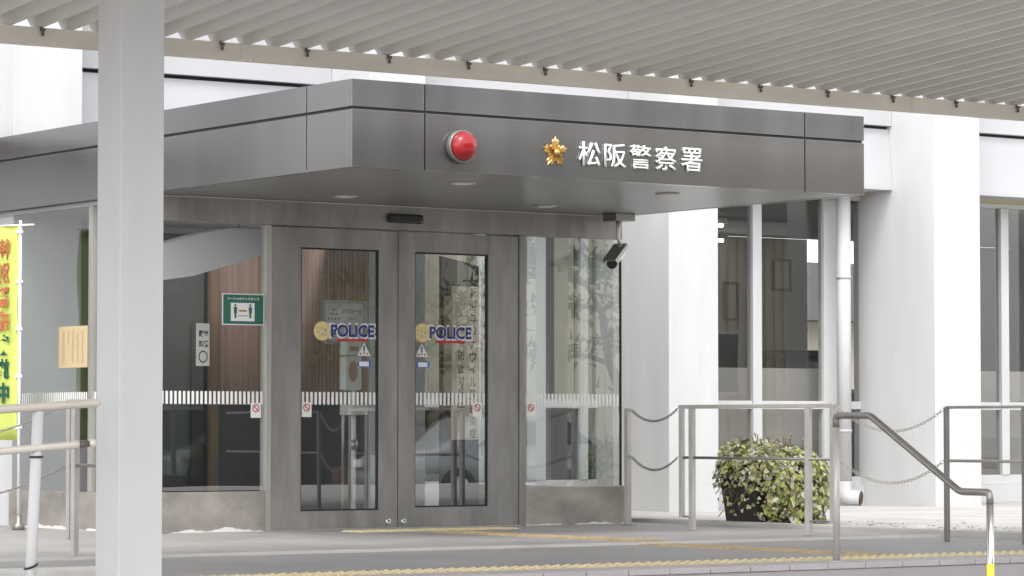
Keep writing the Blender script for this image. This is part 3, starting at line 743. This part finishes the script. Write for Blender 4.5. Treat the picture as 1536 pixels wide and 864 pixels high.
t = thing('railing', 'slim steel railing panel at the right edge by the second white pillar', 'railing', (1.92, -4.7, 0))
for y in (-4.28, -5.07): part('post', flat(MB(), 1.906, 1.934, y - .018, y + .018, -.016, .945), M_raild, t)
part('top_rail', MB().tube([(1.92, -4.28, .944), (1.92, -6.0, .944)], .011, 8), M_rail, t)
part('middle_rail', MB().tube([(1.92, -4.28, .562), (1.92, -6.0, .562)], .011, 8), M_rail, t)

def chain(name, a, b, sag, label, group, m=M_chain):
    a, b = Vector(a), Vector(b); mb = MB(); n0 = 200
    pts = [a.lerp(b, i / n0) - Vector((0, 0, sag * 4 * (i / n0) * (1 - i / n0))) for i in range(n0 + 1)]
    L = sum((q - p).length for p, q in zip(pts, pts[1:])); step = .030; n = int(L / step)
    acc = 0; out = [pts[0]]; nxt = step
    for p, q in zip(pts, pts[1:]):
        d = (q - p).length
        while acc + d >= nxt: out.append(p.lerp(q, (nxt - acc) / d)); nxt += step
        acc += d
    for i in range(len(out) - 1):
        c = (out[i] + out[i + 1]) / 2; d = (out[i + 1] - out[i]).normalized()
        u = d.orthogonal().normalized(); v = d.cross(u)
        u, v = (u, v) if i % 2 else ((u + v).normalized(), (u - v).normalized())
        ring = []
        for k in range(10):
            an = 2 * math.pi * k / 10; ring.append(c + d * (.021 * math.cos(an)) + u * (.010 * math.sin(an)))
        ring.append(ring[0]); mb.tube(ring, .0027, 5, cap=False)
    return single(name, mb, m, label, 'chain', tuple((a + b) / 2), group)
chain('chain', (2.02, -.415, .945), (1.67, -1.49, .955), .10, 'upper sagging chain between the lobby post and the planter railing', 'chains by the lobby')
chain('chain', (2.02, -.415, .565), (1.67, -1.49, .575), .11, 'lower sagging chain between the lobby post and the planter railing', 'chains by the lobby')
chain('chain', (1.67, -3.37, .955), (1.92, -4.25, .93), .17, 'upper slack chain in front of the second white pillar', 'chains by the pillar', M_rail)
chain('chain', (1.67, -3.37, .575), (1.92, -4.25, .56), .17, 'lower slack chain in front of the second white pillar', 'chains by the pillar', M_rail)
chain('chain', (-4.60, -3.30, .95), (-5.35, -1.3, .93), .22, 'upper chain drooping left of the thick carport column', 'chains left of the column')
chain('chain', (-4.60, -3.30, .56), (-5.35, -1.3, .54), .22, 'lower chain drooping left of the thick carport column', 'chains left of the column')
post(-5.35, -1.26, 'steel chain post at far left outside the side glass')

# stair handrail
t = thing('stair_handrail', 'dark bent steel handrail running down the steps on two round posts', 'handrail', (-1.0, -7.1, 0))
HX = -1.0
def bend(pts, r=.05, n=5):
    pts = [Vector(p) for p in pts]; out = [pts[0]]
    for a, b, c in zip(pts, pts[1:], pts[2:]):
        d0 = (a - b).normalized(); d1 = (c - b).normalized(); rr = min(r, (a - b).length * .45, (c - b).length * .45)
        for k in range(n + 1):
            s = k / n; out.append((b + d0 * rr).lerp(b, s).lerp(b.lerp(b + d1 * rr, s), s))
    out.append(pts[-1]); return out
part('grip', MB().tube(bend([(HX, -6.447, .80), (HX, -6.447, .872), (HX, -6.757, .872), (HX, -7.536, .428), (HX, -7.785, .428), (HX, -7.785, .36)], .035), .021, 14), M_raild, t)
part('post', MB().tube([(HX, -6.447, -.017), (HX, -6.447, .799)], .0215, 14), M_rail, t)
part('post', MB().tube([(HX, -7.785, -.449), (HX, -7.785, .359)], .0215, 14), M_chrome, t)
part('yellow_tape', MB().tube([(HX, -7.785, -.20), (HX, -7.785, .02)], .0225, 14), M_ytape, t)
part('floor_flange', MB().lathe([(.045, -.017), (.045, -.010), (.03, -.006)], (HX, -6.447, 0), 'Z', 20), M_rail, t)

# ramp rail at far left
t = thing('ramp_handrail', 'cream double pipe handrail climbing past the carport column on a white post', 'handrail', (-6.64, -7.0, -.2))
RY = -7.0
zt = lambda x: .888 + (x + 6.857) * .064
zl = lambda x: .683 + (x + 6.857) * .076
part('top_pipe', MB().tube([(-9.6, RY, zt(-9.6)), (-6.33, RY, zt(-6.33)), (-6.312, RY, zt(-6.312))], [.021, .021, .012], 14), M_pipe, t)
part('lower_pipe', MB().tube([(-9.6, RY, zl(-9.6)), (-6.45, RY, zl(-6.45)), (-6.432, RY, zl(-6.432))], [.019, .019, .024], 14), M_pipe, t)
part('sleeve', MB().tube([(-6.431, RY, zl(-6.431)), (-6.375, RY, zl(-6.375))], .017, 12), M_bolt, t)
part('end_ball', MB().lathe([(.004, -.024), (.018, -.018), (.025, 0), (.018, .018), (.004, .024)], (-6.352, RY, zl(-6.352)), 'X', 16), M_pipe, t)
part('post', MB().tube([(-6.69, RY + .02, -.2), (-6.64, RY + .02, zt(-6.64) - .022)], .028, 16), M_white, t)
for z, a in ((.655, 0), (.118, 1)):
    x = -6.69 + (z + .2) * .047
    part('cable_tie', MB().tube([(x + .031 * math.cos(k * math.pi / 8), RY + .02 + .031 * math.sin(k * math.pi / 8), z + a * .012 * math.cos(k * math.pi / 8)) for k in range(17)], .006, 6), M_black, t)

# ------------------------------------------------------------------ yellow banner on a pole beside the lobby
t = thing('yellow_banner', 'bright yellow vertical banner with red and green characters on a white pole, seen from behind', 'banner', (-2.6, 1.4, 0))
BX = -2.6
mb = MB(); nz_ = 14; vv = []
for i in range(nz_ + 1):
    z = 2.385 - i * (2.385 - .70) / nz_
    vv.append([mb.bm.verts.new((BX + .012 * math.sin(i * .9 + j * 1.3), 1.425 + .45 * j / 4, z)) for j in range(5)])
for A, B in zip(vv, vv[1:]):
    for j in range(4): f = mb.bm.faces.new((A[j], A[j + 1], B[j + 1], B[j])); f.smooth = True
M_ban = mat('banner_yellow', (0.60, 0.69, 0.15), 0.7, amt=.06, scale=2)
cl = part('cloth', mb, M_ban, t); md = cl.modifiers.new('thick', 'SOLIDIFY'); md.thickness = .002
mb = MB()
for i, ch in enumerate('特別警戒'): glyphs(mb, ch, (BX - .017, 1.655, 2.205 - i * .19), .20, .165, '-X', bold=.02, mirror=True)
part('red_lettering', mb, M_orange, t)
mb = MB()
for i, ch in enumerate('実施中'): glyphs(mb, ch, (BX - .017, 1.655, 1.45 - i * .19), .21, .165, '-X', bold=.04, mirror=True)
part('green_lettering', mb, M_dkgreen, t)
part('pole', MB().tube([(BX, 1.40, .09), (BX, 1.40, 2.42)], [.014, .012], 12), M_letter, t)
part('cross_rod', MB().tube([(BX, 1.17, 2.375), (BX, 1.9, 2.40)], .007, 8), M_letter, t)
for z in (2.33, 1.94, 1.57, 1.20, .8): part('loop', MB().box(BX - .016, BX + .016, 1.380, 1.455, z - .013, z + .013, .005), M_letter, t)
part('socket', MB().lathe([(.05, .001), (.05, .04), (.024, .06), (.024, .12)], (BX, 1.40, 0), 'Z', 20), M_raild, t)

# ------------------------------------------------------------------ drainpipe
t = thing('drainpipe', 'white round drainpipe on the wall left of the right pillar', 'drainpipe', (7.47, 3.2, 0))
part('pipe', MB().tube([(7.47, 3.2, .26), (7.47, 3.2, 3.199)], .072, 20), M_white, t)
part('elbow', MB().tube(bend([(7.47, 3.2, .26), (7.47, 3.2, .10), (7.56, 3.06, .088)], .1), [.074] * 8, 18, cap=False), M_white, t)
part('mouth', MB().tube([(7.545, 3.084, .09), (7.566, 3.052, .087)], .062, 18), M_bark, t)
for z in (.75, 2.30): part('clamp', MB().tube([(7.47, 3.2, z), (7.47, 3.2, z + .03)], .078, 20), M_spandrel, t)

# ------------------------------------------------------------------ planter with ivy
pc = Vector((2.96, -.93, 0.013))
t = thing('plant_pot', 'dark square tapered plant pot almost hidden under trailing ivy', 'plant pot', tuple(pc))
mb = MB()
def ringsq(h, z, b=.05):
    return [mb.bm.verts.new(pc + Vector((sx * h, sy * h, z))) for sx, sy in ((-1, -1), (1, -1), (1, 1), (-1, 1))]
rg = [ringsq(.20, 0), ringsq(.245, .44), ringsq(.255, .44), ringsq(.255, .48), ringsq(.23, .48), ringsq(.23, .42)]
for A, B in zip(rg, rg[1:]):
    for k in range(4): mb.bm.faces.new((A[k], A[(k + 1) % 4], B[(k + 1) % 4], B[k]))
mb.bm.faces.new(rg[0][::-1])
bmesh.ops.bevel(mb.bm, geom=list(mb.bm.edges), offset=.006, segments=2, affect='EDGES')
part('body', mb, M_pot, t)
part('soil', MB().box(pc.x - .228, pc.x + .228, pc.y - .228, pc.y + .228, .42, .45), M_soil, t)

iv = thing('ivy_plant', 'bushy variegated ivy with cream and green leaves spilling over the dark pot', 'plant', tuple(pc))
random.seed(21)
mb = MB(); lay = mb.bm.loops.layers.color.new('leaf_colour') if False else None
leaves = []
def leaf(c, nrm, size, tint):
    u = nrm.orthogonal().normalized(); a = random.uniform(0, 6.28); v = nrm.cross(u); u, v = u * math.cos(a) + v * math.sin(a), v * math.cos(a) - u * math.sin(a)
    shp = [(0, -.45, 0), (.30, -.50, .05), (.55, -.12, .10), (.30, .12, .02), (.0, .62, -.06), (-.30, .12, .02), (-.55, -.12, .10), (-.30, -.50, .05)]
    ctr = mb.bm.verts.new(c - nrm * size * .06)
    vs = [mb.bm.verts.new(c + (u * x + v * y + nrm * z) * size) for x, y, z in shp]
    fs = [mb.bm.faces.new((ctr, vs[k], vs[(k + 1) % 8])) for k in range(8)]
    leaves.append((fs, tint))
def surf(th, ph, r_=1.0):
    # squat mound, longer to the right where it hangs to the ground
    x = math.sin(ph) * math.cos(th); y = math.sin(ph) * math.sin(th); z = math.cos(ph)
    x, y, z = [math.copysign(abs(q) ** .72, q) for q in (x, y, z)]
    return Vector((pc.x + .10 + x * .43 * r_, pc.y - .02 + y * .42 * r_, .36 + z * (.275 if z > 0 else .35) * r_))
lumps = [(random.uniform(0, 6.28), random.uniform(.2, 2.2), random.uniform(-.13, .12)) for _ in range(16)]
def lump(th, ph):
    s = 1.0
    for a, b, g in lumps:
        d = (math.cos(th - a) * math.sin(ph) * math.sin(b) + math.cos(ph) * math.cos(b)); s += g * max(0, d - .75) / .25
    return s
TINTS = [((.66, .65, .38), 6), ((.42, .47, .15), 4), ((.20, .26, .08), 3), ((.72, .70, .54), 5), ((.58, .59, .15), 3), ((.40, .30, .17), 1)]
pool = [c for c, n in TINTS for _ in range(n)]
for _ in range(5400):
    th = random.uniform(0, 2 * math.pi); ph = math.acos(random.uniform(-.93, 1))
    rr = lump(th, ph) * random.uniform(.78, 1.04)
    p = surf(th, ph, rr)
    if p.z < .31 and p.x - .5 * (p.y - pc.y) < pc.x + .02 + .5 * (.31 - p.z) * -1 and random.random() < .86: continue
    if p.z < .02: continue
    n = Vector((math.sin(ph) * math.cos(th), math.sin(ph) * math.sin(th), math.cos(ph) + .35)) + Vector([random.gauss(0, .45) for _ in range(3)])
    leaf(p, n.normalized(), random.uniform(.018, .050), random.choice(pool))
# hanging curtain to the right and front
stems = []
for _ in range(60):
    th = random.choice((random.uniform(-1.9, .5), random.uniform(-2.3, -.3)))
    p = surf(th, 1.5, random.uniform(.70, .92)); pts = [p.copy()]
    drop = random.uniform(.22, .46) * (1.0 if math.cos(th) > -.35 else .5)
    n = int(drop / .035)
    for k in range(n):
        p = p + Vector((math.cos(th) * .002 + random.gauss(0, .010), math.sin(th) * .002 + random.gauss(0, .010), -.035))
        if p.z < .035: break
        pts.append(p.copy())
        if random.random() < .95:
            leaf(p + Vector([random.gauss(0, .02) for _ in range(3)]), (Vector((math.cos(th), math.sin(th), .3)) + Vector([random.gauss(0, .4) for _ in range(3)])).normalized(), random.uniform(.03, .066), random.choice(pool))
    if len(pts) > 2: stems.append(pts)
for _ in range(26):     # pale tips sticking out of the top
    p = surf(random.uniform(0, 6.28), random.uniform(0, .8), 1.0); q = p + Vector((random.gauss(0, .03), random.gauss(0, .03), random.uniform(.05, .12)))
    stems.append([p, (p + q) / 2, q])
    leaf(q, Vector((random.gauss(0, 1), random.gauss(0, 1), .6)).normalized(), .025, (.62, .50, .36))
bmesh_faces = [(f.index, t_) for fs, t_ in leaves for f in fs]
mb.bm.faces.index_update()
tint = {}
for fs, t_ in leaves:
    g = random.uniform(.8, 1.15)
    for f in fs: tint[f.index] = tuple(min(1, c * g) for c in t_)
fo = part('foliage', mb, M_leaf, iv)
ca = fo.data.color_attributes.new('leaf_colour', 'FLOAT_COLOR', 'CORNER')
for poly in fo.data.polygons:
    c = tint[poly.index]
    for li in poly.loop_indices: ca.data[li].color = (*c, 1)
for pts in stems: part('stem', MB().tube(pts, .004, 5), M_stem, iv)
random.seed(4)
for k in range(22):     # bare runners across the pot face
    a = pc + Vector((random.uniform(-.24, .22), -.262, random.uniform(.25, .5))); pts = [a]
    for j in range(8): a = a + Vector((random.gauss(.012, .03), random.gauss(-.002, .012), -.045)); a.y = max(min(a.y, pc.y - .245), pc.y - .36); a.z = max(a.z, .03); pts.append(a.copy())
    part('stem', MB().tube(pts, .005, 5), M_stem, iv)
for k in range(6):
    a = pc + Vector((-.29, random.uniform(-.3, .3), random.uniform(.3, .5))); pts = [a]
    for j in range(6): a = a + Vector((random.gauss(-.008, .02), random.gauss(0, .02), random.gauss(-.035, .02))); pts.append(a.copy())
    part('stem', MB().tube(pts, .004, 5), M_stem, iv)

# litter along the kerb
mb = MB(); random.seed(9)
for _ in range(420):
    x, y = random.uniform(2.76, 3.3) + abs(random.gauss(0, .5)), random.uniform(-6, -.2)
    p = Vector((x, y, .014)); s = random.uniform(.008, .03); a = random.uniform(0, 6.28)
    mb.bm.faces.new([mb.bm.verts.new(p + Vector((math.cos(a + k * 2.1) * s, math.sin(a + k * 2.1) * s * .6, random.uniform(0, .012)))) for k in range(3)])
o = single('leaf_litter', mb, M_debris, 'dry leaf litter scattered along the kerb beside the planter', 'litter', (3, -3, 0)); o['kind'] = 'stuff'

# ------------------------------------------------------------------ across the street (seen in the panes)
nb = thing('neighbour_house', 'cream ribbed metal sided house across the car park, mirrored in the panes', 'house', (33, -34, -.45))
mb = MB()
for k in range(65):
    x = 23.6 + k * .3; mb.box(x, x + .15, -34.05, -34.0, .4, 5.6)
mb.box(23.6, 43, -44, -34.06, -.45, 5.6); part('wall', mb, M_siding, nb)
part('eave', MB().box(23.55, 43.6, -44.6, -33.2, 5.61, 5.95), M_letter, nb)
part('roof', MB().prism([(23.52, -33.0, 5.96), (23.52, -45.0, 5.96), (23.52, -39.0, 12.0)], (20.3, 0, 0)), M_tileroof, nb)  # ridge raised so the canopy fascia mirrors dark tiles, not sky
for x in (29.5, 35, 39):
    f = part('window', frame(MB(), x, x + 1.8, 1.6, 3.2, -33.99, -33.90, .07), M_letter, nb); part('pane', MB().box(x + .071, x + 1.729, -33.97, -33.95, 1.671, 3.129), M_carg, f)
gar = thing('added_warehouse', 'unseen dark grey warehouse added to darken what panes and canopy mirror', 'warehouse', (3, -36, -.45))  # added out of view; dark wall and tall roof dim the mirrored scene
part('wall', MB().box(-12, 23.2, -44, -34.5, -.45, 5.6), M_gpanel, gar)
part('roof', MB().prism([(-12.4, -33.8, 5.62), (-12.4, -45.0, 5.62), (-12.4, -39.4, 12.0)], (35.9, 0, 0)), M_tileroof, gar)
for x in (-6, 0, 6, 12, 17.5): part('shutter', MB().box(x, x + 4.2, -34.49, -34.4, -.45, 2.9, .01), M_dkpanel, gar)
single('garden_wall', MB().box(18.2, 42, -30.2, -30.0, -.45, .06, .01), M_brick, 'low brown block wall in front of the cream house', 'wall', (14, -30, -.45))
def pine(x, y, h, label, seed):
    random.seed(seed); t = thing('pine_tree', label, 'tree', (x, y, -.45), 'garden pines across the car park')
    pts = [Vector((x, y, -.45))]
    for k in range(8): pts.append(pts[-1] + Vector((random.gauss(0, .16), random.gauss(0, .12), h / 8)))
    mb = MB(); mb.tube(pts, [.17 - .016 * k for k in range(9)], 10)
    fol = MB()
    for k in range(13):
        b = pts[random.randint(3, 8)]; a = random.uniform(0, 6.28); L = random.uniform(.7, 1.7)
        e = b + Vector((math.cos(a) * L, math.sin(a) * L, random.uniform(-.1, .5)))
        mb.tube([b, b.lerp(e, .5) + Vector((0, 0, .12)), e], [.06, .045, .02], 6)
        for _ in range(130):
            p = e + Vector((random.gauss(0, .42), random.gauss(0, .42), random.gauss(.08, .13))); d = Vector((random.gauss(0, 1), random.gauss(0, 1), random.gauss(.6, .6))).normalized()
            u = d.orthogonal().normalized() * .035
            fol.bm.faces.new([fol.bm.verts.new(q) for q in (p - u, p + u, p + d * .24)])
    part('trunk', mb, M_bark, t); part('crown', fol, mat('pine_needles', (.075, .10, .04), .7, amt=.3, scale=2), t)
pine(17.2, -26.0, 3.4, 'crooked garden pine standing behind the silver car', 1)
pine(21.3, -25.6, 3.9, 'tall crooked garden pine behind the white car', 2)

def car(x, y, label, m):
    t = thing('parked_car', label, 'car', (x, y, -.45)); z = -.45
    P_ = [(-2.2, .35), (-2.25, .62), (-2.1, .82), (-1.2, .92), (-.55, 1.40), (.75, 1.46), (1.5, .98), (2.15, .92), (2.25, .6), (2.2, .35)]
    mb = MB().prism([(x + a, y - .82, z + b) for a, b in P_], (0, 1.64, 0)); bmesh.ops.bevel(mb.bm, geom=list(mb.bm.edges), offset=.06, segments=3, affect='EDGES')
    for f in mb.bm.faces: f.smooth = True
    part('body', mb, m, t)
    for s in (-1, 1):
        ys = y + s * .822
        part('side_window', MB().prism([(x - 1.0, ys, z + .98), (x - .50, ys, z + 1.32), (x + .08, ys, z + 1.35), (x + .08, ys, z + .98)], (0, s * .006, 0)), M_carg, t)
        part('side_window', MB().prism([(x + .16, ys, z + .98), (x + .16, ys, z + 1.35), (x + .70, ys, z + 1.36), (x + 1.2, ys, z + 1.0)], (0, s * .006, 0)), M_carg, t)
        for wx in (-1.35, 1.4):
            wh = part('wheel', MB().lathe([(.26, -.1), (.32, -.08), (.32, .08), (.26, .1)], (x + wx, y + s * .76, z + .322), 'Y', 24), M_rubber, t)
            part('rim', MB().lathe([(.2, 0), (.19, s * .012), (.05, s * .02)], (x + wx, y + s * .862, z + .322), 'Y', 16), M_chrome, wh)
        part('headlight', MB().box(x - 2.262, x - 2.2, y + s * .62 - .15, y + s * .62 + .15, z + .64, z + .76, .01), M_letter, t)
car(14.6, -19.5, 'silver saloon car parked nearest the pines, mirrored in the lobby windows', M_carp)
car(19.7, -20.4, 'white saloon car parked beyond the silver one, mirrored in the lobby pane', M_letter)

# behind the police station: a tiled house and a utility pole seen through the office
rh = thing('tiled_house', 'beige house with grey tiled roof seen through the office back window', 'house', (18, 20, 0))
part('wall', MB().box(13, 24, 18, 25, -.45, 2.55), M_siding, rh)
part('roof', MB().prism([(12.4, 17.3, 2.5), (12.4, 25.7, 2.5), (12.4, 21.5, 3.7)], (12.4, 0, 0)), M_tileroof, rh)
t = thing('utility_pole', 'grey utility pole with crossarms behind the tiled house', 'pole', (18.6, 27, 0))
part('shaft', MB().tube([(18.6, 27, -.45), (18.6, 27, 9)], [.17, .12], 12), M_conc, t)
for z in (7.0, 7.8): part('crossarm', MB().box(17.8, 19.4, 26.95, 27.05, z, z + .1), M_raild, t)
